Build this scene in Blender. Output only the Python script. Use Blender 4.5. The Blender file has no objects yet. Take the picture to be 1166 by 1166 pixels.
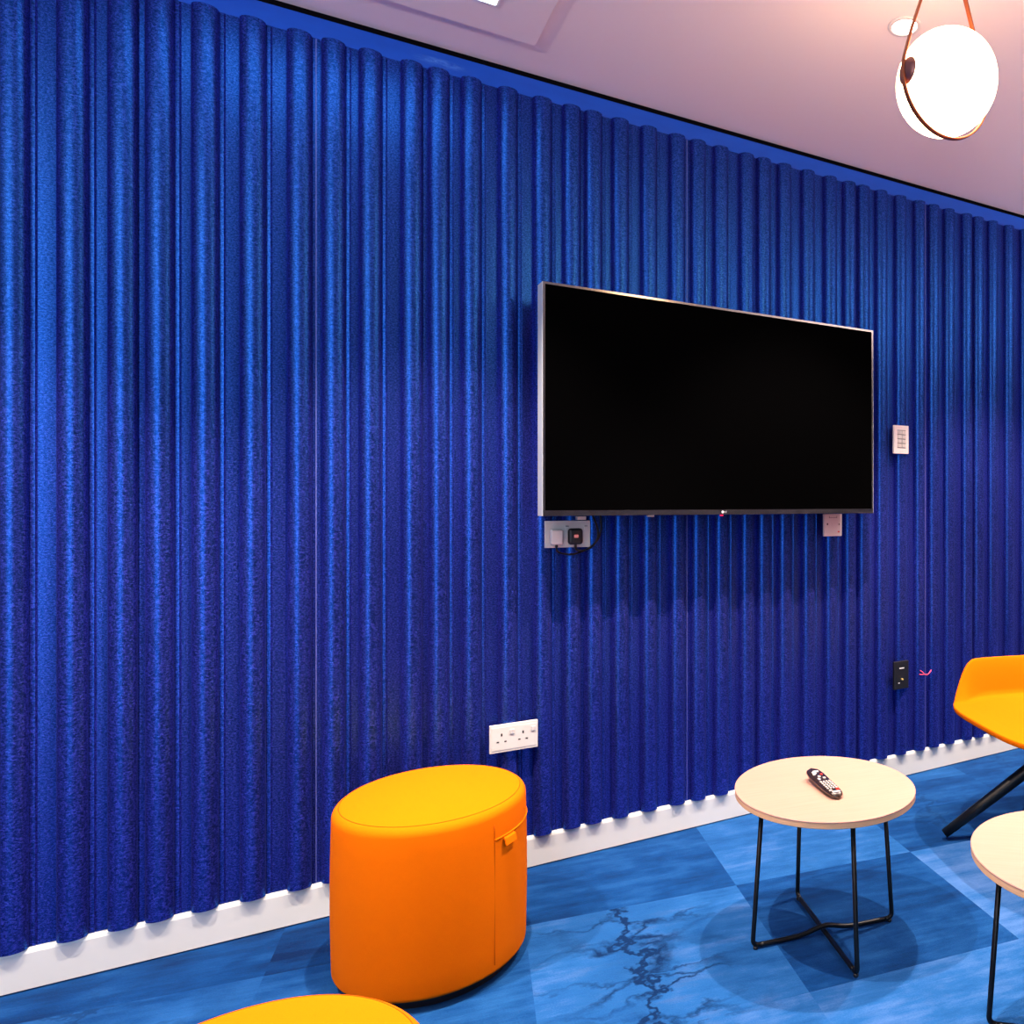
import bpy, bmesh, math, random
from mathutils import Vector, Matrix

PI = math.pi
scene = bpy.context.scene
col = scene.collection

# ------------------------------------------------------------------ camera, world, lights, exposure
CAM_H = 1.17
cam_data = bpy.data.cameras.new('camera')
cam = bpy.data.objects.new('camera', cam_data)
col.objects.link(cam)
YAW = math.atan(0.6226)
cam.location = (0, 0, CAM_H)
cam.rotation_euler = (PI / 2, 0, -YAW)
cam_data.sensor_width = 36
cam_data.lens = 36 * 880 / 1166
cam_data.shift_x = -(890 - 583) / 1166
cam_data.shift_y = (573 - 583) / 1166
cam_data.clip_start = 0.02
scene.camera = cam

scene.view_settings.view_transform = 'Standard'
scene.view_settings.look = 'None'
scene.view_settings.gamma = 1
scene.view_settings.use_curve_mapping = False
scene.view_settings.exposure = 0.0

world = bpy.data.worlds.new('world')
scene.world = world
world.use_nodes = True
world.node_tree.nodes['Background'].inputs[0].default_value = (0.45, 0.62, 1.0, 1)
world.node_tree.nodes['Background'].inputs[1].default_value = 0.6

ROOM = dict(x0=-2.6, x1=5.6, y0=-1.3, y1=2.565, h=2.57)
WIN_A = (-1.50, -0.98)        # unseen tall rear-wall opening, added and placed for the felt highlights (x range)
WIN_Z = (0.12, 2.50)

def light(name, kind, loc, energy, color, rot=(0, 0, 0), **kw):
    d = bpy.data.lights.new(name, kind)
    d.energy = energy
    d.color = color
    for k, v in kw.items():
        setattr(d, k, v)
    o = bpy.data.objects.new(name, d)
    col.objects.link(o)
    o.location = loc
    o.rotation_euler = rot
    return o

# added cool lamp in the unseen rear opening, for flute highlights and fill
for wa, e in ((WIN_A, 46),):
    light('window_daylight', 'AREA', ((wa[0] + wa[1]) / 2, ROOM['y0'] - 0.02, sum(WIN_Z) / 2), e, (0.50, 0.74, 1.0),
          rot=(PI / 2, 0, 0), shape='RECTANGLE', size=wa[1] - wa[0], size_y=WIN_Z[1] - WIN_Z[0])
# two added out-of-view fill lamps aimed upward to brighten the ceiling
for ux, uy in ((-1.3, 0.0), (3.6, 0.3)):
    light('uplighter', 'AREA', (ux, uy, 1.75), 95, (1.0, 0.77, 0.68), rot=(PI, 0, 0), shape='DISK', size=0.3)
DOWN_E = 305
WARM = (1.0, 0.80, 0.66)
DOWN_X = (-0.80, 0.35, 1.505, 2.65, 3.80)

# ------------------------------------------------------------------ helpers
def tag(o, label=None, cat=None, group=None, kind=None):
    if label: o['label'] = label
    if cat: o['category'] = cat
    if group: o['group'] = group
    if kind: o['kind'] = kind
    return o

def obj(name, bm, mat=None, parent=None, smooth=False, loc=None):
    bmesh.ops.recalc_face_normals(bm, faces=bm.faces[:])
    me = bpy.data.meshes.new(name)
    bm.to_mesh(me)
    bm.free()
    if smooth:
        for p in me.polygons:
            p.use_smooth = True
    if mat: me.materials.append(mat)
    o = bpy.data.objects.new(name, me)
    col.objects.link(o)
    if parent: o.parent = parent
    if loc: o.location = loc
    return o

def struct(name, bm, mat, parent=None, **k):
    o = obj(name, bm, mat, parent, **k)
    if not parent: o['kind'] = 'structure'
    return o

def thing(name, label, cat, loc=(0, 0, 0), rz=0, group=None):
    o = bpy.data.objects.new(name, None)
    o.empty_display_size = 0.1
    col.objects.link(o)
    o.location = loc
    o.rotation_euler = (0, 0, rz)
    return tag(o, label, cat, group)

def box(bm, x0, x1, y0, y1, z0, z1, bev=0, seg=2):
    r = bmesh.ops.create_cube(bm, size=1)
    vs = r['verts']
    for v in vs:
        v.co = Vector(((x0 + x1) / 2 + v.co.x * (x1 - x0), (y0 + y1) / 2 + v.co.y * (y1 - y0), (z0 + z1) / 2 + v.co.z * (z1 - z0)))
    if bev:
        es = list({e for v in vs for e in v.link_edges})
        bmesh.ops.bevel(bm, geom=es, offset=bev, segments=seg, affect='EDGES', profile=0.5)
    return bm

def bx(*a, **k):
    return box(bmesh.new(), *a, **k)

def lathe(bm, prof, n=64, c=(0, 0, 0), closed=False, M=None):
    """prof: list of (r, z)"""
    rings = []
    for r, z in prof:
        ring = []
        if r < 1e-6:
            v = bm.verts.new((0, 0, z)); ring = [v] * n
        else:
            for i in range(n):
                a = 2 * PI * i / n
                ring.append(bm.verts.new((r * math.cos(a), r * math.sin(a), z)))
        rings.append(ring)
    prs = list(zip(rings, rings[1:]))
    if closed: prs.append((rings[-1], rings[0]))
    for A, B in prs:
        for i in range(n):
            j = (i + 1) % n
            f = []
            for v in (A[i], A[j], B[j], B[i]):
                if v not in f: f.append(v)
            if len(f) > 2:
                try: bm.faces.new(f)
                except ValueError: pass
    vs = {v for r in rings for v in r}
    T = M or Matrix.Translation(Vector(c))
    for v in vs: v.co = T @ v.co
    return bm

def smooth_path(pts, it=2):
    pts = [Vector(p) for p in pts]
    for _ in range(it):
        q = [pts[0]]
        for a, b in zip(pts, pts[1:]):
            q.append(a * 0.75 + b * 0.25); q.append(a * 0.25 + b * 0.75)
        q.append(pts[-1]); pts = q
    return pts

def tube(bm, pts, rad, n=12, flat=None, up=None, closed=False):
    """sweep a circle (or a flat band: flat=(halfwidth, halfthick), up=side vector) along pts"""
    pts = [Vector(p) for p in pts]
    m = len(pts)
    rad = rad if isinstance(rad, (list, tuple)) else [rad] * m
    rings = []
    prev = None
    for i, p in enumerate(pts):
        if closed:
            t = (pts[(i + 1) % m] - pts[i - 1]).normalized()
        else:
            t = (pts[min(i + 1, m - 1)] - pts[max(i - 1, 0)]).normalized()
        if up is not None:
            s = Vector(up); s = (s - t * s.dot(t)).normalized()
        elif prev is None:
            a = Vector((0, 0, 1)) if abs(t.z) < 0.9 else Vector((1, 0, 0))
            s = (a - t * a.dot(t)).normalized()
        else:
            s = (prev - t * prev.dot(t)).normalized()
        prev = s
        b = t.cross(s)
        ring = []
        for k in range(n):
            a = 2 * PI * k / n
            if flat:
                ca, sa = math.cos(a), math.sin(a)
                e = 0.45
                u = math.copysign(abs(ca) ** e, ca) * flat[0]
                w = math.copysign(abs(sa) ** e, sa) * flat[1]
            else:
                u, w = math.cos(a) * rad[i], math.sin(a) * rad[i]
            ring.append(bm.verts.new(p + s * u + b * w))
        rings.append(ring)
    prs = list(zip(rings, rings[1:]))
    if closed: prs.append((rings[-1], rings[0]))
    for A, B in prs:
        for k in range(n):
            bm.faces.new((A[k], A[(k + 1) % n], B[(k + 1) % n], B[k]))
    if not closed:
        bm.faces.new(rings[0][::-1]); bm.faces.new(rings[-1])
    return bm

def prism_xz(bm, poly, y0, y1):
    """polygon in x,z extruded between y0 and y1"""
    a = [bm.verts.new((x, y0, z)) for x, z in poly]
    b = [bm.verts.new((x, y1, z)) for x, z in poly]
    n = len(poly)
    bm.faces.new(a); bm.faces.new(b[::-1])
    for i in range(n):
        bm.faces.new((a[i], b[i], b[(i + 1) % n], a[(i + 1) % n]))
    return bm

# ------------------------------------------------------------------ materials
def mat(name, color=(0.8, 0.8, 0.8), rough=0.5, metal=0.0, spec=0.5, sheen=0.0, sheen_tint=None, emit=None, emit_s=0, coat=0):
    m = bpy.data.materials.new(name)
    m.use_nodes = True
    b = m.node_tree.nodes['Principled BSDF']
    b.inputs['Base Color'].default_value = (*color, 1)
    b.inputs['Roughness'].default_value = rough
    b.inputs['Metallic'].default_value = metal
    b.inputs['Specular IOR Level'].default_value = spec
    if sheen:
        b.inputs['Sheen Weight'].default_value = sheen
        b.inputs['Sheen Roughness'].default_value = 0.4
        if sheen_tint: b.inputs['Sheen Tint'].default_value = (*sheen_tint, 1)
    if emit:
        b.inputs['Emission Color'].default_value = (*emit, 1)
        b.inputs['Emission Strength'].default_value = emit_s
    if coat:
        b.inputs['Coat Weight'].default_value = coat
        b.inputs['Coat Roughness'].default_value = 0.12
    return m

class NT:
    def __init__(s, m):
        s.t = m.node_tree; s.b = s.t.nodes['Principled BSDF']
    def n(s, typ, **k):
        x = s.t.nodes.new(typ)
        for a, v in k.items(): setattr(x, a, v)
        return x
    def l(s, a, b): s.t.links.new(a, b)
    def val(s, sock, v):
        if hasattr(v, 'is_linked') or hasattr(v, 'links'): s.l(v, sock)
        else: sock.default_value = v
    def math(s, op, a, b=0.0, c=None, clamp=False):
        x = s.n('ShaderNodeMath', operation=op, use_clamp=clamp)
        s.val(x.inputs[0], a); s.val(x.inputs[1], b)
        if c is not None: s.val(x.inputs[2], c)
        return x.outputs[0]
    def coords(s, scale=(1, 1, 1), kind='Object', rot=(0, 0, 0)):
        c = s.n('ShaderNodeTexCoord'); mp = s.n('ShaderNodeMapping')
        mp.inputs['Scale'].default_value = scale
        mp.inputs['Rotation'].default_value = rot
        s.l(c.outputs[kind], mp.inputs[0])
        return mp.outputs[0]
    def noise(s, vec, scale, detail=3, rough=0.5):
        x = s.n('ShaderNodeTexNoise')
        s.l(vec, x.inputs['Vector'])
        x.inputs['Scale'].default_value = scale; x.inputs['Detail'].default_value = detail
        x.inputs['Roughness'].default_value = rough
        return x.outputs['Fac']
    def ramp(s, fac, stops):
        r = s.n('ShaderNodeValToRGB'); e = r.color_ramp.elements
        while len(e) < len(stops): e.new(0.5)
        for el, (p, c) in zip(e, stops):
            el.position = p; el.color = (*c, 1)
        s.l(fac, r.inputs[0]); return r.outputs[0]
    def mix(s, fac, a, b):
        x = s.n('ShaderNodeMix', data_type='RGBA')
        s.val(x.inputs[0], fac)
        for i, v in ((6, a), (7, b)):
            if isinstance(v, tuple): x.inputs[i].default_value = (*v, 1)
            else: s.l(v, x.inputs[i])
        return x.outputs[2]
    def bump(s, h, strength, dist):
        x = s.n('ShaderNodeBump')
        x.inputs['Strength'].default_value = strength; x.inputs['Distance'].default_value = dist
        s.l(h, x.inputs['Height']); s.l(x.outputs[0], s.b.inputs['Normal'])

# felt of the fluted wall panels
M_felt = mat('blue_felt', rough=0.8, spec=0.15, sheen=0.08, sheen_tint=(0.25, 0.5, 1.0))
t = NT(M_felt)
v1 = t.coords((1.0, 1.0, 1.6))
n1 = t.noise(v1, 170, 3, 0.7)
n2 = t.noise(v1, 420, 2, 0.6)
n3 = t.noise(v1, 2.5, 2)
f = t.math('ADD', t.math('MULTIPLY', n1, 0.6), t.math('MULTIPLY', n2, 0.4))
c = t.ramp(f, [(0.40, (0.0005, 0.0006, 0.008)), (0.50, (0.0055, 0.0036, 0.068)), (0.60, (0.034, 0.030, 0.36))])
t.l(c, t.b.inputs['Base Color'])
t.b.inputs['Specular Tint'].default_value = (0.35, 0.62, 1.0, 1)
t.bump(f, 0.35, 0.002)
gl = t.n('ShaderNodeBsdfGlossy'); gl.inputs['Roughness'].default_value = 0.31
t.l(t.mix(t.math('MULTIPLY_ADD', f, 4.0, -1.5, clamp=True), (0.004, 0.07, 0.45), (0.035, 0.27, 1.0)), gl.inputs['Color'])
bn = [n for n in t.t.nodes if n.bl_idname == 'ShaderNodeBump'][0]
t.l(bn.outputs[0], gl.inputs['Normal'])
mx = t.n('ShaderNodeMixShader'); mx.inputs[0].default_value = 0.33
out = [n for n in t.t.nodes if n.bl_idname == 'ShaderNodeOutputMaterial'][0]
t.l(t.b.outputs[0], mx.inputs[1]); t.l(gl.outputs[0], mx.inputs[2]); t.l(mx.outputs[0], out.inputs['Surface'])

M_bluepaint = mat('blue_wall_paint', (0.010, 0.065, 0.50), rough=0.38, spec=0.4)
t = NT(M_bluepaint)
v = t.coords((1, 1, 3))
t.l(t.mix(t.noise(v, 9, 4), (0.003, 0.072, 0.52), (0.006, 0.098, 0.64)), t.b.inputs['Base Color'])
# a small pale streaky patch mixed into the paint
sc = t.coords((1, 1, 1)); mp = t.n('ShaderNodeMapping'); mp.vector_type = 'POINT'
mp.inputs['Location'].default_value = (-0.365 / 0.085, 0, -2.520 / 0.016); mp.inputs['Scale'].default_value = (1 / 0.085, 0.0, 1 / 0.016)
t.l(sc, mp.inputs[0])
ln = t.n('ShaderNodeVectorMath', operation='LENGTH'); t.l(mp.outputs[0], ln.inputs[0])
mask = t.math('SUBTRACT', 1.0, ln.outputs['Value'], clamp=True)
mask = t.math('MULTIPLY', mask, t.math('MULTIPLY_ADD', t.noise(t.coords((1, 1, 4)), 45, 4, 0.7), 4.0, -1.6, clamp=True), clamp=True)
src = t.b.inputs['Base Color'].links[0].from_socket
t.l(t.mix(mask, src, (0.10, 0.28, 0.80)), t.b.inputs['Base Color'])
t.bump(t.noise(v, 40, 3), 0.08, 0.002)

M_white = mat('room_wall_paint', (0.22, 0.22, 0.24), rough=0.6)
M_ceiling = mat('ceiling_paint', (0.93, 0.86, 0.85), rough=0.8, spec=0.2)
t = NT(M_ceiling)
t.bump(t.noise(t.coords(), 60, 3), 0.05, 0.002)
M_skirt = mat('skirting_gloss', (0.64, 0.67, 0.64), rough=0.32)
M_black_gap = mat('black_shadow_gap', (0.004, 0.004, 0.006), rough=0.9, spec=0.0)
M_socket = mat('socket_white_plastic', (0.62, 0.62, 0.58), rough=0.3)
M_hole = mat('socket_slot_black', (0.01, 0.01, 0.01), rough=0.6)
M_grey = mat('switch_grey', (0.55, 0.55, 0.53), rough=0.35)
M_black_plastic = mat('black_plastic', (0.010, 0.010, 0.011), rough=0.4)
M_black_metal = mat('black_powder_coat', (0.003, 0.0035, 0.004), rough=0.36, spec=0.3)
M_screen = mat('tv_screen', (0.0008, 0.0008, 0.0009), rough=0.06, spec=0.0)
M_bezel = mat('tv_bezel_metal', (0.24, 0.235, 0.24), rough=0.2, metal=1.0)
M_tvback = mat('tv_back_black', (0.008, 0.008, 0.009), rough=0.5)
M_print = mat('white_print', (0.75, 0.75, 0.75), rough=0.5)
M_led_red = mat('red_standby_light', (0.6, 0.0, 0.05), rough=0.4, emit=(1.0, 0.02, 0.12), emit_s=0.8)
M_red = mat('red_plastic', (0.75, 0.03, 0.02), rough=0.4)
M_darkprint = mat('dark_print', (0.05, 0.05, 0.06), rough=0.5)
M_cable = mat('black_cable', (0.003, 0.003, 0.004), rough=0.3, spec=0.25)
M_pink = mat('pink_twine', (0.95, 0.10, 0.22), rough=0.6)
M_gold = mat('brass_knob', (0.75, 0.52, 0.18), rough=0.3, metal=0.6)
M_strap = mat('pendant_strap_bronze', (0.26, 0.07, 0.025), rough=0.35, metal=0.4)
M_cap = mat('pendant_cap', (0.16, 0.07, 0.07), rough=0.35, metal=0.5)
M_globe = mat('opal_globe_lit', (0.9, 0.85, 0.75), rough=0.3, emit=(1.0, 0.58, 0.30), emit_s=22)
M_lamp = mat('downlight_lit', (1, 1, 1), rough=0.5, emit=(1.0, 0.90, 0.80), emit_s=14)
M_panel = mat('light_panel_lit', (1, 1, 1), rough=0.5, emit=(0.80, 0.93, 1.0), emit_s=5)
M_trim_white = mat('white_trim', (0.8, 0.78, 0.76), rough=0.4)
M_glass = mat('window_glass', (1, 1, 1), rough=0.0)
M_glass.node_tree.nodes['Principled BSDF'].inputs['Transmission Weight'].default_value = 1.0
M_glass.node_tree.nodes['Principled BSDF'].inputs['IOR'].default_value = 1.02

def fabric(name, col_a, col_b):
    m = mat(name, rough=0.9, spec=0.05)
    t = NT(m)
    v = t.coords()
    n = t.noise(v, 700, 2, 0.6)
    t.l(t.mix(n, col_a, col_b), t.b.inputs['Base Color'])
    t.bump(n, 0.25, 0.0008)
    return m
M_orange = fabric('orange_felt_upholstery', (0.78, 0.135, 0.0006), (0.90, 0.185, 0.001))
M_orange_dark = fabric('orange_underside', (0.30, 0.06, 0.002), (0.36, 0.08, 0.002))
M_seam = mat('orange_seam', (0.50, 0.085, 0.001), rough=0.9, spec=0.1)

M_wood = mat('birch_veneer', rough=0.42, spec=0.35)
t = NT(M_wood)
v = t.coords((2.0, 40, 2.0), rot=(0, 0, 0.6))
g = t.noise(v, 4.0, 4, 0.6)
g2 = t.noise(t.coords((3, 3, 3)), 1.5, 2)
t.l(t.mix(g, (0.44, 0.235, 0.175), (0.54, 0.305, 0.235)), t.b.inputs['Base Color'])
M_ply = mat('birch_ply_edge', rough=0.5, spec=0.3)
t = NT(M_ply)
v = t.coords((0.6, 0.6, 60))
t.l(t.mix(t.noise(v, 6.0, 2, 0.5), (0.60, 0.33, 0.15), (0.88, 0.56, 0.31)), t.b.inputs['Base Color'])

# tie-dyed carpet tiles; every tile carries its own shade and veining
M_carpet = mat('blue_tie_dye_carpet', rough=0.95, spec=0.1, sheen=0.08, sheen_tint=(0.4, 0.6, 1.0))
t = NT(M_carpet)
uv = t.n('ShaderNodeUVMap'); uv.uv_map = 'tile'
at = t.n('ShaderNodeAttribute'); at.attribute_name = 'tile_dye'
sep = t.n('ShaderNodeSeparateColor'); t.l(at.outputs['Color'], sep.inputs[0])
tone, crack, seed = sep.outputs[0], sep.outputs[1], sep.outputs[2]
sx = t.n('ShaderNodeSeparateXYZ'); t.l(uv.outputs[0], sx.inputs[0])
U, V = sx.outputs[0], sx.outputs[1]
off = t.n('ShaderNodeCombineXYZ')
t.l(t.math('MULTIPLY_ADD', seed, 37.0, U), off.inputs[0])
t.l(t.math('MULTIPLY_ADD', seed, 11.0, V), off.inputs[1])
P0 = off.outputs[0]
def scaled(p, s):
    mp = t.n('ShaderNodeMapping'); mp.inputs['Scale'].default_value = s; t.l(p, mp.inputs[0]); return mp.outputs[0]
wob = t.noise(scaled(P0, (1, 1, 1)), 5.0, 4, 0.6)
wob2 = t.noise(scaled(P0, (1, 1, 1)), 22.0, 3, 0.6)
# broad streaks of dye
streak = t.noise(scaled(P0, (1.2, 6.0, 1)), 2.2, 5, 0.65)
cloud = t.noise(scaled(P0, (1, 1, 1)), 3.0, 4, 0.6)
fine = t.noise(t.coords((1, 1, 1)), 260, 2, 0.7)
mott = t.math('ADD', t.math('MULTIPLY', streak, 0.55), t.math('MULTIPLY', cloud, 0.45))
val = t.math('ADD', tone, t.math('MULTIPLY', t.math('SUBTRACT', mott, 0.5), 1.25))
val = t.math('ADD', val, t.math('MULTIPLY', t.math('SUBTRACT', fine, 0.5), 0.22))
# trunk vein across the tile and branches leaving it
tu = t.math('ADD', U, t.math('MULTIPLY', t.math('SUBTRACT', wob, 0.5), 0.55))
tu = t.math('ADD', tu, t.math('MULTIPLY', t.math('SUBTRACT', wob2, 0.5), 0.04))
dt = t.math('ABSOLUTE', t.math('SUBTRACT', tu, 0.42))
trunk = t.math('SUBTRACT', 1.0, t.math('DIVIDE', dt, 0.032), clamp=True)
trunk = t.math('MULTIPLY', trunk, 1.6, clamp=True)
vor = t.n('ShaderNodeTexVoronoi', feature='DISTANCE_TO_EDGE')
cmb = t.n('ShaderNodeCombineXYZ')
t.l(t.math('MULTIPLY_ADD', t.math('SUBTRACT', wob2, 0.5), 0.25, t.math('MULTIPLY_ADD', seed, 37.0, t.math('MULTIPLY', U, 1.6))), cmb.inputs[0])
t.l(t.math('MULTIPLY_ADD', t.math('SUBTRACT', wob, 0.5), 1.3, t.math('MULTIPLY_ADD', seed, 11.0, t.math('MULTIPLY', V, 5.0))), cmb.inputs[1])
t.l(cmb.outputs[0], vor.inputs['Vector']); vor.inputs['Scale'].default_value = 1.0
br = t.math('SUBTRACT', 1.0, t.math('DIVIDE', vor.outputs['Distance'], 0.075), clamp=True)
near = t.math('SUBTRACT', 1.0, t.math('DIVIDE', dt, 0.55), clamp=True)
brs = t.math('MULTIPLY', t.math('MULTIPLY', br, near), t.math('MULTIPLY_ADD', cloud, 4.0, -1.2, clamp=True))
brs = t.math('MULTIPLY', brs, 1.3, clamp=True)
smear = t.math('MULTIPLY', t.math('MULTIPLY', near, near), t.math('MULTIPLY_ADD', streak, 5.0, -2.3, clamp=True))
veins = t.math('MAXIMUM', t.math('MAXIMUM', trunk, brs), t.math('MULTIPLY', smear, 0.5))
veins = t.math('MULTIPLY', veins, crack)
base = t.ramp(val, [(0.08, (0.0005, 0.014, 0.070)), (0.35, (0.002, 0.042, 0.17)), (0.65, (0.013, 0.094, 0.30)), (1.0, (0.085, 0.19, 0.46))])
t.l(t.mix(veins, base, (0.0008, 0.017, 0.075)), t.b.inputs['Base Color'])
t.bump(fine, 0.5, 0.002)

# ------------------------------------------------------------------ the room
X0, X1, Y0, Y1, H = ROOM['x0'], ROOM['x1'], ROOM['y0'], ROOM['y1'], ROOM['h']

# carpet: grid of tiles, laid 10.2 degrees off the wall
def carpet():
    rnd = random.Random(4)
    A = math.radians(-10.2)
    u0, v0, du, dv = 0.131, 2.25, 0.6145, 0.5575
    bm = bmesh.new()
    uvl = bm.loops.layers.uv.new('tile')
    cl = bm.loops.layers.float_color.new('tile_dye')
    # shade, veining of the tiles one can tell apart in the photo
    known = {(0, -1): (0.62, 1.0, 0.33), (1, -1): (0.36, 0.12, 0.12), (0, 0): (0.36, 0.0, 0.71), (1, 0): (0.62, 0.1, 0.9),
             (2, -1): (0.78, 0.05, 0.2), (2, 0): (0.38, 0.45, 0.55), (0, -2): (0.66, 0.9, 0.45), (1, -2): (0.68, 0.08, 0.6), (2, -2): (0.66, 0.1, 0.05),
             (-1, -1): (0.46, 0.1, 0.77), (-1, 0): (0.22, 0.5, 0.15), (-2, 0): (0.30, 0.2, 0.4), (-2, -1): (0.5, 0.6, 0.66), (-3, 0): (0.34, 0.1, 0.2),
             (3, -1): (0.42, 0.1, 0.2), (3, 0): (0.33, 0.3, 0.3), (3, 1): (0.36, 0.3, 0.3), (4, 0): (0.5, 0.2, 0.35)}
    for i in range(-9, 13):
        for j in range(-13, 4):
            d = known.get((i, j), (rnd.uniform(0.25, 0.7), rnd.choice((0.05, 0.1, 0.8)), rnd.random()))
            q = []
            for a, b in ((0, 0), (1, 0), (1, 1), (0, 1)):
                u, v = u0 + (i + a) * du, v0 + (j + b) * dv
                q.append(bm.verts.new((u * math.cos(A) - v * math.sin(A), u * math.sin(A) + v * math.cos(A), 0)))
            f = bm.faces.new(q)
            for lp, (a, b) in zip(f.loops, ((0, 0), (1, 0), (1, 1), (0, 1))):
                lp[uvl].uv = (a, b); lp[cl] = (*d, 1)
    # trim to the room
    for co, no in (((X0, 0, 0), (-1, 0, 0)), ((X1, 0, 0), (1, 0, 0)), ((0, Y0, 0), (0, -1, 0)), ((0, Y1, 0), (0, 1, 0))):
        bmesh.ops.bisect_plane(bm, geom=bm.verts[:] + bm.edges[:] + bm.faces[:], plane_co=co, plane_no=no, clear_outer=True)
    bmesh.ops.remove_doubles(bm, verts=bm.verts[:], dist=1e-5)
    me = bpy.data.meshes.new('floor')
    bmesh.ops.recalc_face_normals(bm, faces=bm.faces[:])
    if bm.faces[:][0].normal.z < 0: bmesh.ops.reverse_faces(bm, faces=bm.faces[:])
    # give the carpet its thickness below z = 0
    bm.to_mesh(me); bm.free()
    o = bpy.data.objects.new('floor', me); col.objects.link(o)
    me.materials.append(M_carpet)
    o['kind'] = 'structure'
carpet()

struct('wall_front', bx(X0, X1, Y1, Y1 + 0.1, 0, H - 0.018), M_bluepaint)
struct('trim_1', bx(X0, X1, Y1 + 0.004, Y1 + 0.1, H - 0.018, H), M_black_gap)
struct('wall_left', bx(X0 - 0.1, X0, Y0, Y1 + 0.1, 0, H), M_white)
struct('wall_right', bx(X1, X1 + 0.1, Y0, Y1 + 0.1, 0, H), M_white)
bm = bmesh.new()
xs = [X0 - 0.1, WIN_A[0], WIN_A[1], X1 + 0.1]
for a, b, w in ((xs[0], xs[1], 0), (xs[1], xs[2], 1), (xs[2], xs[3], 0)):
    if w:
        box(bm, a, b, Y0 - 0.1, Y0, 0, WIN_Z[0]); box(bm, a, b, Y0 - 0.1, Y0, WIN_Z[1], H)
    else:
        box(bm, a, b, Y0 - 0.1, Y0, 0, H)
struct('wall_back', bm, M_white)
for k, (a, b) in enumerate((WIN_A,)):  # frame of the added rear opening, out of view
    bm = bmesh.new()
    for p in ((a, a + 0.05), (b - 0.05, b), ((a + b) / 2 - 0.025, (a + b) / 2 + 0.025)):
        box(bm, p[0], p[1], Y0 - 0.09, Y0 - 0.045, WIN_Z[0], WIN_Z[1])
    box(bm, a, b, Y0 - 0.09, Y0 - 0.045, WIN_Z[0], WIN_Z[0] + 0.05); box(bm, a, b, Y0 - 0.09, Y0 - 0.045, WIN_Z[1] - 0.05, WIN_Z[1])
    struct('window_%d' % (k + 1), bm, M_trim_white)
struct('ceiling', bx(X0 - 0.1, X1 + 0.1, Y0 - 0.1, Y1 + 0.1, H, H + 0.1), M_ceiling)
# dropped ceiling board around the light panel
struct('trim_2', bx(-0.95, 0.601, 1.90, 2.372, H - 0.022, H, bev=0.002), M_ceiling)
# skirting board with a bevelled top
def skirt(x0, x1):
    bm = bmesh.new()
    prof = [(2.53, 0.004), (2.53, 0.090), (2.5325, 0.0965), (2.537, 0.1), (2.5649, 0.1), (2.5649, 0.004)]
    a = [bm.verts.new((x0, y, z)) for y, z in prof]; b = [bm.verts.new((x1, y, z)) for y, z in prof]
    bm.faces.new(a); bm.faces.new(b[::-1])
    for i in range(len(prof)):
        j = (i + 1) % len(prof); bm.faces.new((a[i], a[j], b[j], b[i]))
    return bm
struct('baseboard_front', skirt(X0, X1), M_skirt)

# ------------------------------------------------------------------ fluted felt panels
PAT = [0.0, 0.0925, 0.201, 0.275, 0.368, 0.477, 0.585, 0.680, 0.753, 0.847, 0.951, 1.058]
PW = 1.143
PAT = [p * 1.0025 for p in PAT]
YB = 2.541           # face of the flat felt between the flutes
PZ0, PZ1 = 0.101, 2.479
def felt_panel(x_seam):
    """profile of the felt: flats with half-round flutes and a pressed score line beside some"""
    prof = [(x_seam + 0.0008, YB)]
    for k, p in enumerate(PAT):
        cx_ = x_seam + 0.0425 + p
        a, d = 0.0296, 0.027
        prof.append((cx_ - a - 0.0015, YB))
        for i in range(0, 29):
            th = PI * i / 28
            prof.append((cx_ - a * math.cos(th), YB - d * math.sin(th) ** 0.85 + 0.0005))
        prof.append((cx_ + a + 0.003, YB - 0.0012))
        nxt = PAT[k + 1] if k + 1 < len(PAT) else PW
        if nxt - p > 0.085:
            prof += [(cx_ + a + 0.0105, YB - 0.0016), (cx_ + a + 0.0125, YB + 0.0012), (cx_ + a + 0.0150, YB - 0.0004), (cx_ + a + 0.018, YB)]
    prof.append((x_seam + PW - 0.0008, YB))
    bm = bmesh.new()
    n = len(prof)
    nz = 1
    rows = []
    for z in (PZ0, PZ1):
        rows.append(([bm.verts.new((x, y, z)) for x, y in prof], [bm.verts.new((x, Y1 - 0.0005, z)) for x, y in prof]))
    (f0, b0), (f1, b1) = rows
    for i in range(n - 1):
        bm.faces.new((f0[i], f0[i + 1], f1[i + 1], f1[i]))
        bm.faces.new((b0[i], b1[i], b1[i + 1], b0[i + 1]))
        bm.faces.new((f0[i], b0[i], b0[i + 1], f0[i + 1]))
        bm.faces.new((f1[i], f1[i + 1], b1[i + 1], b1[i]))
    bm.faces.new((f0[0], f1[0], b1[0], b0[0])); bm.faces.new((f0[-1], b0[-1], b1[-1], f1[-1]))
    return bm
labels = {
    -1: 'blue fluted felt wall panel at the far left, left of the light vertical seam',
    0: 'blue fluted felt wall panel behind the orange pouf and the left half of the screen',
    1: 'blue fluted felt wall panel behind the right half of the screen and the white keypad',
    2: 'blue fluted felt wall panel behind the orange armchair, right of the pink twine',
}
for k in range(-1, 3):
    o = obj('felt_panel', felt_panel(0.0375 + k * PW), M_felt)
    tag(o, labels[k], 'wall panel', 'fluted blue felt panels on the wall')
    md = o.modifiers.new('ws', 'WEIGHTED_NORMAL')
    for p in o.data.polygons: p.use_smooth = False
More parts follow.
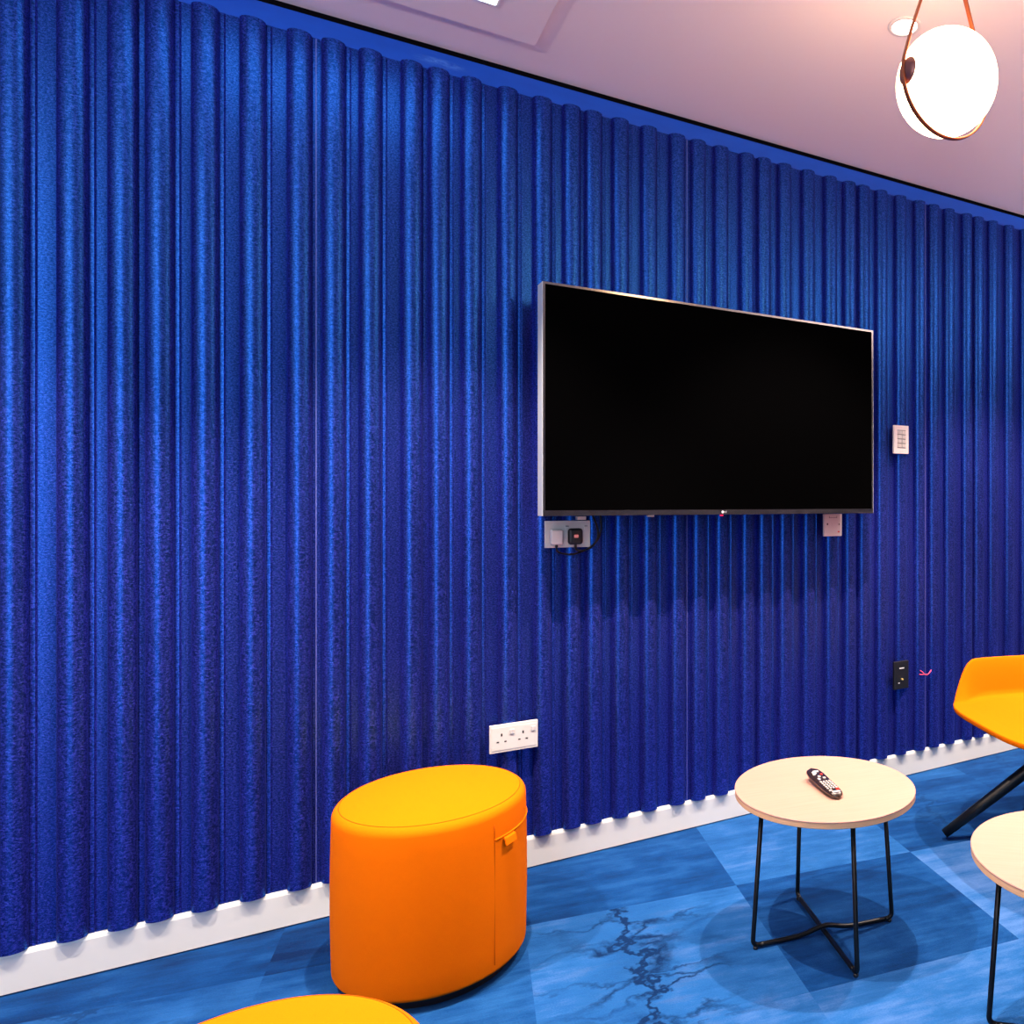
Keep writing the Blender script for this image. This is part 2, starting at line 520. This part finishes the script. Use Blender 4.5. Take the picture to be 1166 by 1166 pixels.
# fine smooth flutes: smooth shading by angle
for o in [o for o in col.objects if o.name.startswith('felt_panel')]:
    o.modifiers.clear()
    for p in o.data.polygons: p.use_smooth = abs(p.normal.z) < 0.5
    bm = bmesh.new(); bm.from_mesh(o.data)
    for e in bm.edges:
        if len(e.link_faces) == 2 and e.calc_face_angle(0) > 0.6: e.smooth = False
    bm.to_mesh(o.data); bm.free()
# pale seam strips where panels meet
for k, lab in ((0, 'thin pale seam strip in the felt wall, left of the screen'),
               (1, 'thin pale seam strip in the felt wall, behind the screen'),
               (2, 'thin pale seam strip in the felt wall, running through the pink twine')):
    x = 0.0375 + k * PW
    tag(obj('seam_strip', bx(x - 0.0007, x + 0.0007, YB - 0.0006, Y1 - 0.001, PZ0, PZ1 - 0.002), mat('seam_pale_blue', (0.16, 0.2, 0.62), rough=0.6)), lab, 'seam', 'seam strips between felt panels')

# ------------------------------------------------------------------ ceiling fittings
down_lab = {0: 'recessed downlight above the wall far left', 1: 'recessed ceiling downlight above the orange pouf',
            2: 'round recessed downlight glowing in the ceiling left of the globe pendant',
            3: 'recessed ceiling downlight above the armchair', 4: 'recessed ceiling downlight far right'}
def downlight(k, x, y):
    r = thing('downlight', down_lab[k], 'light', (x, y, H), group='recessed ceiling downlights')
    bm = bmesh.new()
    lathe(bm, [(0.036, -0.0005), (0.037, -0.004), (0.047, -0.004), (0.049, -0.0005)], 40, closed=True)
    obj('trim_ring', bm, M_trim_white, r, smooth=True)
    bm = bmesh.new(); lathe(bm, [(0, -0.003), (0.0355, -0.003), (0.0355, -0.0008), (0, -0.0008)], 40)
    obj('lens', bm, M_lamp, r)
for k, x in enumerate(DOWN_X):
    y = 1.735
    if k == 2: downlight(k, x, y)
    zc = H - 0.022 if 1.90 < y < 2.37 and x < 0.609 else H
    light('downlight_beam', 'SPOT', (x, y, zc - 0.012), DOWN_E, WARM, spot_size=math.radians(84), spot_blend=0.45, shadow_soft_size=0.018)

pn = thing('light_panel', 'white rectangular light panel in the ceiling at the top edge', 'light', (0.084, 2.135, H - 0.022))
obj('frame', bx(-0.38, 0.38, -0.095, 0.095, -0.006, -0.0002, bev=0.001), M_trim_white, pn)
obj('diffuser', bx(-0.372, 0.372, -0.087, 0.087, -0.008, -0.006), M_panel, pn)

# pendant globe
GC = Vector((1.32, 1.37, 2.18)); GR = 0.120
pend = thing('pendant_lamp', 'lit white globe pendant cradled in a bronze strap loop', 'pendant lamp', tuple(GC))
bm = bmesh.new(); bmesh.ops.create_uvsphere(bm, u_segments=64, v_segments=40, radius=GR)
obj('globe', bm, M_globe, pend, smooth=True)
dv_ = Vector((-0.99, 0.06, 0)).normalized()
side = Vector((-dv_.y, dv_.x, 0))
top = Vector((0, 0, H - GC.z - 0.012))
RB = GR + 0.010
# tangent from the ceiling point to the ring
ct = RB / top.z; ang = math.acos(ct)
path = []
n = 40
a0 = PI / 2 - ang                      # angle (from horizontal) of the tangent point
for i in range(n + 1):
    a = a0 - (PI + 2 * a0) * i / n
    path.append(dv_ * (math.cos(a) * RB) + Vector((0, 0, math.sin(a) * RB)))
left = [top + (path[0] - top) * (i / 6) + dv_ * 0.004 for i in range(6)]
right = [path[-1] + (top - path[-1]) * ((i + 1) / 6) - dv_ * 0.004 * ((i + 1) / 6) for i in range(6)]
bm = bmesh.new(); tube(bm, left + path + right, 0.003, n=12, flat=(0.0058, 0.0026), up=side)
obj('strap', bm, M_strap, pend, smooth=True)
ax = (path[2] * 1.0).normalized()
ax = dv_
q = ax.to_track_quat('Z', 'Y').to_matrix().to_4x4()
bm = bmesh.new(); lathe(bm, [(0, 0.012), (0.012, 0.011), (0.022, 0.007), (0.030, 0.001), (0.032, -0.008), (0, -0.008)], 40, M=Matrix.Translation(ax * (GR - 0.003)) @ q)
obj('cap', bm, M_cap, pend, smooth=True)
bm = bmesh.new(); lathe(bm, [(0, 0), (0.05, 0), (0.05, -0.02), (0.045, -0.025), (0, -0.025)], 40, c=(0, 0, H - GC.z - 0.0002))
obj('ceiling_rose', bm, M_strap, pend, smooth=False)

# ------------------------------------------------------------------ television
TX0, TX1, TZ0, TZ1, TY = 0.625, 1.905, 1.131, 1.846, 2.380
tv = thing('television', 'large flat black television mounted on the blue wall', 'television', ((TX0 + TX1) / 2, TY, (TZ0 + TZ1) / 2))
W2, H2 = (TX1 - TX0) / 2, (TZ1 - TZ0) / 2
def frame_bm(w, h, bw, bb, y0, y1):
    bm = bmesh.new()
    o = [(-w, -h), (w, -h), (w, h), (-w, h)]
    i_ = [(-w + bw, -h + bb), (w - bw, -h + bb), (w - bw, h - bw), (-w + bw, h - bw)]
    vo = [[bm.verts.new((x, y, z)) for x, z in o] for y in (y0, y1)]
    vi = [[bm.verts.new((x, y, z)) for x, z in i_] for y in (y0, y1)]
    for k in range(4):
        j = (k + 1) % 4
        bm.faces.new((vo[0][k], vo[0][j], vi[0][j], vi[0][k]))
        bm.faces.new((vo[1][k], vi[1][k], vi[1][j], vo[1][j]))
        bm.faces.new((vo[0][k], vo[1][k], vo[1][j], vo[0][j]))
        bm.faces.new((vi[0][k], vi[0][j], vi[1][j], vi[1][k]))
    return bm
obj('bezel', frame_bm(W2 - 0.0012, H2, 0.007, 0.017, 0, 0.055), M_bezel, tv)
M_silver = mat('satin_silver_side', (0.62, 0.68, 0.70), rough=0.35, spec=0.6)
for sx_ in (-1, 1):
    obj('side_trim', bx(sx_ * W2 - 0.0012 if sx_ > 0 else -W2, sx_ * W2 if sx_ > 0 else -W2 + 0.0012, 0.0005, 0.055, -H2, H2), M_silver, tv)
obj('screen', bx(-W2 + 0.008, W2 - 0.008, 0.002, 0.014, -H2 + 0.017, H2 - 0.008), M_screen, tv)
obj('back_housing', bx(-W2 + 0.012, W2 - 0.012, 0.0552, 0.075, -H2 + 0.012, H2 - 0.012, bev=0.006), M_tvback, tv)
obj('wall_bracket', bx(-0.25, 0.25, 0.075, YB - 0.0275 - TY, -0.15, 0.15), M_tvback, tv)
lx, lz = 0.0 - 0.024, -H2 + 0.0085
# maker's mark: round emblem and two letters
bm = bmesh.new()
lathe(bm, [(0, 0), (0.0045, 0), (0.0045, 0.0012), (0, 0.0012)], 24, M=Matrix.Translation((lx, 0.0, lz)) @ Matrix.Rotation(PI / 2, 4, 'X'))
for (a, b, c_, d) in ((0.0065, 0.0075, -0.0032, 0.0032), (0.0065, 0.0098, -0.0032, -0.0022),
                      (0.0112, 0.0122, -0.0032, 0.0032), (0.0112, 0.0150, 0.0022, 0.0032), (0.0112, 0.0150, -0.0032, -0.0022), (0.0140, 0.0150, -0.0032, 0.0), (0.0128, 0.0150, -0.0006, 0.0004)):
    box(bm, lx + a, lx + b, -0.0009, 0.0002, lz + c_, lz + d)
obj('logo', bm, M_print, tv)
obj('standby_light', bx(lx - 0.004, lx + 0.004, 0.002, 0.014, -H2 - 0.0055, -H2 - 0.0002, bev=0.001), M_led_red, tv)
obj('sensor', bx(-0.29, -0.268, 0.02, 0.034, -H2 - 0.006, -H2 - 0.0002, bev=0.001), M_socket, tv)

# ------------------------------------------------------------------ sockets, plates
YC = YB - 0.027 - 0.0004        # crest of the flutes
SC = YC / 2.508
def plate_bm(w, h, d=0.0095):
    return bx(-w / 2, w / 2, -d, 0, -h / 2, h / 2, bev=0.0018)

def socket_face(parent, cx_, switch=True):
    """three slots of one outlet; its rocker sits to the upper right"""
    for (sx_, sz, w, h, nm) in ((0, 0.008, 0.0042, 0.0082, 'earth_slot'), (-0.0111, -0.0128, 0.0066, 0.0034, 'slot'), (0.0111, -0.0128, 0.0066, 0.0034, 'slot')):
        obj(nm, bx(cx_ + sx_ - w / 2, cx_ + sx_ + w / 2, -0.0103, -0.009, sz - h / 2, sz + h / 2), M_hole, parent)
    if switch:
        obj('rocker_switch', bx(cx_ + 0.024, cx_ + 0.036, -0.0135, -0.009, 0.0125, 0.0275, bev=0.0015), M_grey, parent)

s1 = thing('wall_socket', 'white double wall socket with empty slots above the orange pouf', 'socket', (0.5685 * SC, YC, 0.4365))
obj('faceplate', plate_bm(0.147, 0.087), M_socket, s1)
obj('raised_panel', bx(-0.068, 0.068, -0.0108, -0.009, -0.036, 0.036, bev=0.001), M_socket, s1)
for c_ in (-0.038, 0.027):
    for (sx_, sz, w, h, nm) in ((0, 0.012, 0.0045, 0.0085, 'earth_slot'), (-0.0115, -0.0095, 0.0070, 0.0036, 'slot'), (0.0115, -0.0095, 0.0070, 0.0036, 'slot')):
        obj(nm, bx(c_ + sx_ - w / 2, c_ + sx_ + w / 2, -0.0115, -0.0106, sz - h / 2, sz + h / 2), M_hole, s1)
    obj('rocker_switch', bx(c_ + 0.025, c_ + 0.038, -0.0140, -0.0105, 0.011, 0.026, bev=0.0015), M_grey, s1)
bm = bmesh.new()
for x in (-0.016, -0.012, 0.0, 0.004, 0.016, 0.020): box(bm, x, x + 0.002, -0.0111, -0.0107, -0.0315, -0.030)
obj('rating_print', bm, M_grey, s1)

s2 = thing('wall_socket', 'white double wall socket with two plugs in, below the screen left corner', 'socket', (0.738 * SC, YC, 1.0695))
obj('faceplate', plate_bm(0.148, 0.087), M_socket, s2)
for c_ in (-0.004, 0.058):
    obj('rocker_switch', bx(c_ - 0.006, c_ + 0.006, -0.0135, -0.009, 0.013, 0.028, bev=0.0015), M_socket, s2)
    obj('indicator', bx(c_ - 0.005, c_ + 0.005, -0.0140, -0.0130, 0.0245, 0.0265), M_darkprint, s2)
obj('trim_strip', bx(-0.070, 0.070, -0.0102, -0.009, 0.034, 0.0355), M_grey, s2)

def plug(name_label, x, z, w, h, m, round_):
    p = thing('plug', name_label, 'plug', (x, YC - 0.0100, z))
    obj('plug_body', bx(-w / 2, w / 2, -0.022, 0, -h / 2, h / 2, bev=round_, seg=4), m, p, smooth=True)
    return p
pw = plug('square white plug in the left outlet of the socket below the screen', 0.6985, 1.0610, 0.042, 0.050, M_socket, 0.0085)
pb = plug('black plug in the right outlet of the socket below the screen', 0.760, 1.0620, 0.048, 0.053, M_black_plastic, 0.010)
obj('emblem', bx(-0.007, 0.007, -0.0232, -0.0215, -0.004, 0.006, bev=0.002), mat('pale_red_emblem', (0.9, 0.35, 0.3), rough=0.4), pb)
ob = obj('strain_relief', bx(-0.004, 0.004, -0.016, -0.008, -0.036, -0.0245, bev=0.001), M_black_plastic, pb)
ob = obj('strain_relief', bx(-0.004, 0.004, -0.016, -0.008, -0.033, -0.0245, bev=0.001), M_black_plastic, pw)

yc = YC - 0.022
def cable(pts, lab, r=0.0032):
    bm = bmesh.new(); tube(bm, smooth_path(pts, 3), r, n=10)
    tag(obj('power_cable', bm, M_cable, smooth=True), lab, 'cable')
cable([(0.6985, yc, 1.028), (0.699, yc, 1.016), (0.712, yc - 0.002, 1.008), (0.745, yc - 0.003, 1.003), (0.775, yc - 0.002, 1.009), (0.808, yc + 0.002, 1.022), (0.838, yc + 0.004, 1.048), (0.848, yc + 0.004, 1.080), (0.846, yc + 0.002, 1.112), (0.842, yc, 1.15), (0.840, yc, 1.20)],
      'black cable looping from the white plug up behind the screen')
cable([(0.760, yc - 0.001, 1.0255), (0.762, yc - 0.006, 1.018), (0.775, yc - 0.014, 1.0145), (0.800, yc - 0.017, 1.021), (0.822, yc - 0.017, 1.038), (0.832, yc - 0.017, 1.066), (0.826, yc - 0.017, 1.100), (0.808, yc - 0.020, 1.135), (0.79, yc - 0.02, 1.19)],
      'black cable looping from the black plug up behind the screen')
tag(obj('cable_clip', bx(0.767, 0.797, YC - 0.018, YC - 0.001, 1.1155, 1.127, bev=0.001), M_socket), 'small white cable clip on top of the plugged socket', 'clip')

s3 = thing('aerial_socket', 'square white aerial outlet plate below the screen right corner', 'socket', (1.796 * SC, YC, 1.083))
obj('faceplate', plate_bm(0.088, 0.088), M_socket, s3)
bm = bmesh.new()
for a_ in ((-0.030, -0.024, 0.000, 0.008), (0.028, 0.032, 0.000, 0.006)):
    obj('marking', bx(a_[0], a_[1], -0.0100, -0.0093, a_[2], a_[3]), M_darkprint, s3)
box(bm, -0.018, 0.018, -0.0100, -0.0093, 0.029, 0.0305); box(bm, -0.019, -0.0175, -0.0100, -0.0093, 0.028, 0.036); box(bm, 0.0175, 0.019, -0.0100, -0.0093, 0.028, 0.036)
obj('bracket_marking', bm, M_darkprint, s3)
for cx_, a0_ in ((-0.011, -1.2), (0.016, -1.2)):
    pts = [(cx_ + 0.007 * math.cos(a0_ + i * 0.3), -0.0096, 0.003 + 0.007 * math.sin(a0_ + i * 0.3)) for i in range(9)]
    bm = bmesh.new(); tube(bm, pts, 0.0007, n=6)
    obj('socket_arc', bm, M_grey, s3)
obj('red_dot', bx(0.024, 0.031, -0.0102, -0.0093, -0.030, -0.024), M_red, s3)

kp = thing('wall_keypad', 'white keypad with two columns of buttons right of the screen', 'keypad', (2.150 * SC, YC, 1.439))
obj('faceplate', plate_bm(0.082, 0.119), mat('keypad_white', (0.83, 0.81, 0.78), rough=0.35), kp)
for r_ in range(4):
    for c_ in range(2):
        x = -0.0105 + c_ * 0.023; z = 0.0295 - r_ * 0.0185
        b_ = obj('button', bx(x - 0.0105, x + 0.0105, -0.0125, -0.009, z - 0.0075, z + 0.0075, bev=0.0008), M_socket, kp)
        if (r_, c_) in ((0, 0), (1, 1), (2, 1), (3, 0), (3, 1)):
            bm = bmesh.new()
            box(bm, x - 0.003, x - 0.0015, -0.0130, -0.0124, z - 0.004, z + 0.001); box(bm, x - 0.0015, x + 0.0025, -0.0130, -0.0124, z + 0.0015, z + 0.003)
            obj('button_symbol', bm, M_grey, b_)
bm = bmesh.new()
for r_ in range(5): box(bm, -0.0225, 0.0240, -0.0102, -0.0092, 0.0377 - r_ * 0.0185, 0.0398 - r_ * 0.0185)
obj('button_gap', bm, M_darkprint, kp)
bm = bmesh.new()
for i in range(5): box(bm, -0.008 + i * 0.004, -0.0055 + i * 0.004, -0.0100, -0.0093, -0.0505, -0.0490)
obj('small_print', bm, M_grey, kp)

bp = thing('black_wall_plate', 'black wall plate with a brass jack right of the round table', 'wall plate', (2.150 * SC, YC, 0.444))
obj('faceplate', plate_bm(0.080, 0.117, 0.011), M_black_plastic, bp)
obj('label_strip', bx(-0.012, 0.014, -0.0118, -0.0108, 0.0275, 0.0315), M_print, bp)
bm = bmesh.new(); lathe(bm, [(0, 0.009), (0.0035, 0.009), (0.0045, 0.0), (0, 0)], 16, M=Matrix.Translation((0.0, -0.011, -0.017)) @ Matrix.Rotation(PI / 2, 4, 'X'))
obj('jack', bm, M_gold, bp, smooth=True)
obj('screw', bx(-0.018, -0.010, -0.0118, -0.0108, -0.034, -0.030), M_print, bp)

def tw(pts): 
    bm = bmesh.new(); tube(bm, smooth_path(pts, 2), 0.0016, n=8); return bm
bm = tw([(2.268, YB - 0.014, 0.452), (2.277, YB - 0.034, 0.443), (2.290, YB - 0.037, 0.428), (2.300, YB - 0.036, 0.4245), (2.312, YB - 0.034, 0.432), (2.329, YB - 0.031, 0.445)])
tube(bm, smooth_path([(2.262, YB - 0.012, 0.431), (2.276, YB - 0.033, 0.431), (2.294, YB - 0.039, 0.432), (2.306, YB - 0.036, 0.428), (2.328, YB - 0.031, 0.441)], 2), 0.0016, n=8)
tag(obj('twine_knot', bm, M_pink, smooth=True), 'small knotted pink twine poking out of the felt wall seam', 'twine')

# ------------------------------------------------------------------ poufs
def superprof(R, z0, z1, rt, rb, n=6):
    p = [(0, z0), (R - rb, z0)]
    for i in range(1, n + 1):
        a = PI / 2 * i / n; p.append((R - rb + rb * math.sin(a), z0 + rb - rb * math.cos(a)))
    for k in range(1, 8):
        t_ = k / 8; p.append((R + 0.003 * math.sin(PI * t_), z0 + rb + (z1 - rt - z0 - rb) * t_))
    for i in range(0, n + 1):
        a = PI / 2 * i / n; p.append((R - rt + rt * math.cos(a), z1 - rt + rt * math.sin(a)))
    p += [(R - rt - 0.03, z1 + 0.004), (R * 0.5, z1 + 0.009), (R * 0.2, z1 + 0.0105), (0, z1 + 0.011)]
    return p
def ring_bm(R, z, r, a0=0, a1=2 * PI, n=90):
    bm = bmesh.new()
    full = abs(a1 - a0 - 2 * PI) < 1e-6
    pts = [(R * math.cos(a0 + (a1 - a0) * i / n), R * math.sin(a0 + (a1 - a0) * i / n), z) for i in range(n if full else n + 1)]
    tube(bm, pts, r, n=8, closed=full)
    return bm
def pouf(lab, x, y, tab_a):
    R = 0.2265
    r = thing('pouf', lab, 'pouf', (x, y, 0), group='orange poufs')
    bm = bmesh.new(); lathe(bm, [(0, 0), (R - 0.028, 0), (R - 0.028, 0.028), (0, 0.028)], 72)
    obj('base', bm, M_black_plastic, r)
    bm = bmesh.new(); lathe(bm, superprof(R, 0.026, 0.428, 0.024, 0.012), 96)
    obj('cushion', bm, M_orange, r, smooth=True)
    obj('top_seam', ring_bm(R - 0.0155, 0.4265, 0.0009), M_seam, r, smooth=True)
    # opening piping to the right of the vertical seam, with a pull tab
    s0 = tab_a - math.radians(12)
    obj('zip_piping', ring_bm(R + 0.0012, 0.352, 0.0024, s0, s0 + math.radians(150), 60), M_orange, r, smooth=True)
    bm = bmesh.new()
    tube(bm, [((R + 0.0022) * math.cos(s0), (R + 0.0022) * math.sin(s0), z) for z in [0.05 + 0.02 * i for i in range(18)]], 0.0008, n=6)
    obj('side_seam', bm, M_seam, r, smooth=True)
    bm = bmesh.new()
    a1, a2 = tab_a - math.radians(5), tab_a + math.radians(5)
    q = []
    for (rr, z) in ((R + 0.002, 0.350), (R + 0.008, 0.345), (R + 0.012, 0.330), (R + 0.0095, 0.329), (R + 0.0055, 0.342), (R + 0.002, 0.345)):
        q.append([bm.verts.new((rr * math.cos(a), rr * math.sin(a), z)) for a in (a1, (a1 + a2) / 2, a2)])
    for A, B in zip(q, q[1:] + q[:1]):
        for i in range(2): bm.faces.new((A[i], A[i + 1], B[i + 1], B[i]))
    bm.faces.new([x_[0] for x_ in q]); bm.faces.new([x_[2] for x_ in q][::-1])
    obj('pull_tab', bm, M_orange, r)
    return r
pouf('round orange felt pouf standing against the wall below the empty socket', 0.289, 2.158, math.radians(-49))
pouf('round orange felt pouf in the foreground, only its top showing at the bottom edge', -0.070, 1.172, math.radians(-60))

# ------------------------------------------------------------------ round tables
def side_table(lab, x, y, ang, fr=0.205, rt=0.178, R=0.2435):
    r = thing('side_table', lab, 'table', (x, y, 0), ang, group='round birch side tables')
    zt, th = 0.405, 0.018
    bm = bmesh.new(); lathe(bm, [(0, zt - 0.0045), (R - 0.0012, zt - 0.0045), (R, zt - 0.004), (R, zt - 0.0012), (R - 0.0012, zt), (0, zt)], 128)
    obj('tabletop', bm, M_wood, r)
    bm = bmesh.new(); lathe(bm, [(0, zt - th), (R - 0.002, zt - th), (R - 0.0005, zt - th + 0.0015), (R - 0.0005, zt - 0.0046), (0, zt - 0.0046)], 128)
    obj('ply_edge', bm, M_ply, r)
    rw = 0.0062
    for k in range(2):
        a = k * PI / 2
        d = Vector((math.cos(a), math.sin(a), 0))
        zc = 0.034 if k == 0 else 0.018
        for sgn in (1, -1):
            top_p = d * (sgn * rt) + Vector((0, 0, zt - th - 0.001))
            foot = d * (sgn * fr) + Vector((0, 0, rw + 0.003))
            dirn = (top_p - foot).normalized()
            pts = [top_p, foot + dirn * 0.04, foot + dirn * 0.018]
            c1 = foot + dirn * 0.018; c2 = foot - d * (sgn * 0.02)
            for i in range(1, 6):
                t_ = i / 6; pts.append(c1 * (1 - t_) ** 2 + foot * 2 * t_ * (1 - t_) + c2 * t_ ** 2)
            pts.append(c2)
            bm = bmesh.new(); tube(bm, pts, rw, n=14)
            obj('leg', bm, M_black_metal, r, smooth=True)
            bm = bmesh.new(); lathe(bm, [(0, 0.0), (0.006, 0.0), (0.0068, 0.004), (0.005, 0.0085), (0, 0.0085)], 16, c=tuple(foot * 1.0 - Vector((0, 0, foot.z)) - d * sgn * 0.008))
            obj('foot_pad', bm, M_black_plastic, r, smooth=True)
        # crossing rail, lifted over / kept under the other at the middle
        pts = []
        for i in range(33):
            s = -1 + 2 * i / 32
            lift = math.exp(-(s / 0.26) ** 2) if k == 0 else 0
            pts.append(d * (s * (fr - 0.02)) + Vector((0, 0, rw + 0.003 + lift * 0.0155)))
        bm = bmesh.new(); tube(bm, pts, rw, n=14)
        obj('floor_rail', bm, M_black_metal, r, smooth=True)
    return r
side_table('round birch side table with the remote control on it', 1.207, 1.718, math.radians(-12))
side_table('bare round birch side table cut by the right edge, in front of the armchair', 1.455, 1.082, math.radians(138))

# remote control
rem = thing('remote_control', 'black remote control lying on the round table, front end raised', 'remote control', (1.1926, 1.6987, 0.405), math.radians(80))
L2 = 0.0865
bm = bmesh.new()
secs = []
N = 22
for i in range(N + 1):
    s = -1 + 2 * i / N
    w = 0.0235 * (1 - abs(s) ** 5.0 * 0.42) * (1.0 + 0.07 * s)
    if abs(s) > 0.9: w *= math.sqrt(max(0.03, 1 - ((abs(s) - 0.9) / 0.1) ** 2 * 0.9))
    zt_ = 0.017 + 0.010 * (s * 0.5 + 0.5) ** 1.3
    zb_ = 0.001 + 0.013 * max(0, (s - 0.0)) ** 1.2
    if s < -0.85: zt_ -= 0.006 * ((-s - 0.85) / 0.15) ** 2
    ring = []
    for k in range(16):
        a = 2 * PI * k / 16
        ca, sa = math.cos(a), math.sin(a)
        uu = math.copysign(abs(ca) ** 0.55, ca); ww = math.copysign(abs(sa) ** 0.55, sa)
        wid = w * (1.0 if ww > -0.2 else 0.72)
        ring.append(bm.verts.new((s * L2, uu * wid, (zt_ + zb_) / 2 + ww * (zt_ - zb_) / 2)))
    secs.append(ring)
for A, B in zip(secs, secs[1:]):
    for k in range(16): bm.faces.new((A[k], A[(k + 1) % 16], B[(k + 1) % 16], B[k]))
bm.faces.new(secs[0]); bm.faces.new(secs[-1][::-1])
obj('remote_body', bm, mat('remote_gloss_brown', (0.022, 0.012, 0.009), rough=0.25, coat=0.5), rem, smooth=True)
def topz(x):
    s = x / L2; return 0.017 + 0.010 * (s * 0.5 + 0.5) ** 1.3
def btn(x, y, w, d, m, name='button'):
    x *= 0.0865 / 0.101
    z = topz(x)
    obj(name, bx(x - w / 2, x + w / 2, y - d / 2, y + d / 2, z - 0.002, z + 0.0016, bev=0.0006), m, rem)
M_btn = mat('remote_pale_button', (0.72, 0.66, 0.62), rough=0.4)
M_btn2 = mat('remote_cluster_white', (0.80, 0.82, 0.80), rough=0.4)
btn(-0.086, 0, 0.007, 0.022, M_print, 'maker_label')
btn(-0.068, -0.011, 0.008, 0.008, M_red, 'red_button')
btn(-0.072, 0.011, 0.007, 0.007, M_btn)
for rr in range(5):
    for cc in range(4):
        btn(-0.056 + rr * 0.0125, -0.0125 + cc * 0.0083, 0.0055, 0.0048, M_btn)
btn(0.016, 0.009, 0.010, 0.006, M_btn2); btn(0.020, -0.008, 0.007, 0.007, M_btn)
btn(0.034, 0.002, 0.007, 0.007, M_btn); btn(0.048, -0.010, 0.006, 0.006, M_red, 'power_button')
btn(0.062, 0.006, 0.012, 0.010, M_btn2); btn(0.072, -0.002, 0.007, 0.016, M_btn2); btn(0.052, 0.010, 0.006, 0.007, M_btn2)

# ------------------------------------------------------------------ armchair
ch = thing('armchair', 'orange tub armchair on a black four-leg base at the right edge', 'armchair', (2.265, 1.74, 0), math.radians(162.3))
# local frame: +x front, +y towards the camera side (sitter's left is +y)
def shell_bm():
    bm = bmesh.new()
    n = 96
    hx, hy = 0.335, 0.335
    def outline(t, s):
        ca, sa = math.cos(t), math.sin(t)
        e = 2 / 3.6
        return Vector((math.copysign(abs(ca) ** e, ca) * hx * s, math.copysign(abs(sa) ** e, sa) * hy * s, 0))
    def rim(t):
        # 0 at the front, arms 0.15, back 0.30
        c_ = math.cos(t)
        f = (1 - c_) / 2
        arm = min(1, max(0, (abs(t if t <= PI else 2 * PI - t) - 0.60) / 0.62)); arm = arm * arm * (3 - 2 * arm)
        bk = max(0, (f - 0.55) / 0.45); bk = bk * bk * (3 - 2 * bk)
        return 0.148 * arm + 0.14 * bk
    rows = [(0.0, 0), (0.25, 0), (0.5, 0), (0.7, 0), (0.82, 0), (0.90, 0.02), (0.945, 0.10), (0.965, 0.25), (0.985, 0.5), (1.01, 0.75), (1.035, 0.93), (1.05, 1.0)]
    rings = []
    for s, k in rows:
        if s == 0:
            v = bm.verts.new((0, 0, 0.405)); rings.append([v] * n); continue
        rg = []
        for i in range(n):
            t_ = 2 * PI * i / n
            p = outline(t_, s)
            h = rim(t_)
            z = 0.405 + 0.018 * s * s + k * h
            if h < 0.02: 
                z -= 0.012 * max(0, s - 0.9) / 0.15
            rg.append(bm.verts.new((p.x - 0.02 * (1 if p.x < 0 else 0) * k, p.y, z)))
        rings.append(rg)
    for A, B in zip(rings, rings[1:]):
        for i in range(n):
            j = (i + 1) % n
            f = []
            for v in (A[i], B[i], B[j], A[j]):
                if v not in f: f.append(v)
            if len(f) > 2: bm.faces.new(f)
    return bm
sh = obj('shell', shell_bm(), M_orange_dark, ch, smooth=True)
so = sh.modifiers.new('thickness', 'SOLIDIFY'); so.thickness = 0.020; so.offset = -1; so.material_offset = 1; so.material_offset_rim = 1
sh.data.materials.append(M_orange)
bv = sh.modifiers.new('round', 'BEVEL'); bv.width = 0.008; bv.segments = 4; bv.limit_method = 'ANGLE'; bv.angle_limit = math.radians(50)
# seat pad
bm = bmesh.new()
n = 96; rings = []
for s, z in ((0, 0.443), (0.3, 0.443), (0.6, 0.442), (0.80, 0.440), (0.88, 0.437), (0.925, 0.431), (0.94, 0.425), (0.90, 0.4185), (0.0, 0.412)):
    rg = []
    if s == 0: rings.append([bm.verts.new((0.0, 0, z))] * n); continue
    for i in range(n):
        t_ = 2 * PI * i / n; ca, sa = math.cos(t_), math.sin(t_); e = 2 / 3.6
        rg.append(bm.verts.new((math.copysign(abs(ca) ** e, ca) * 0.335 * s * (1.07 if ca > 0 else 1), math.copysign(abs(sa) ** e, sa) * 0.335 * s, z)))
    rings.append(rg)
for A, B in zip(rings, rings[1:]):
    for i in range(n):
        j = (i + 1) % n; f = []
        for v in (A[i], B[i], B[j], A[j]):
            if v not in f: f.append(v)
        if len(f) > 2: bm.faces.new(f)
obj('seat_pad', bm, M_orange, ch, smooth=True)
bm = bmesh.new(); lathe(bm, [(0, 0.30), (0.06, 0.30), (0.10, 0.375), (0.10, 0.388), (0, 0.388)], 40)
obj('seat_mount', bm, M_black_metal, ch, smooth=True)
for k in range(4):
    a = math.radians(146.5 - 162.3 + 90 * k)
    d = Vector((math.cos(a), math.sin(a), 0))
    bm = bmesh.new()
    tube(bm, [d * 0.03 + Vector((0, 0, 0.335)), d * 0.10 + Vector((0, 0, 0.285)), d * 0.30 + Vector((0, 0, 0.128)), d * 0.437 + Vector((0, 0, 0.022))], [0.022, 0.022, 0.019, 0.0155], n=18)
    for v in bm.verts:
        if v.co.z < 0.001: v.co.z = 0.001
    obj('leg', bm, M_black_metal, ch, smooth=True)
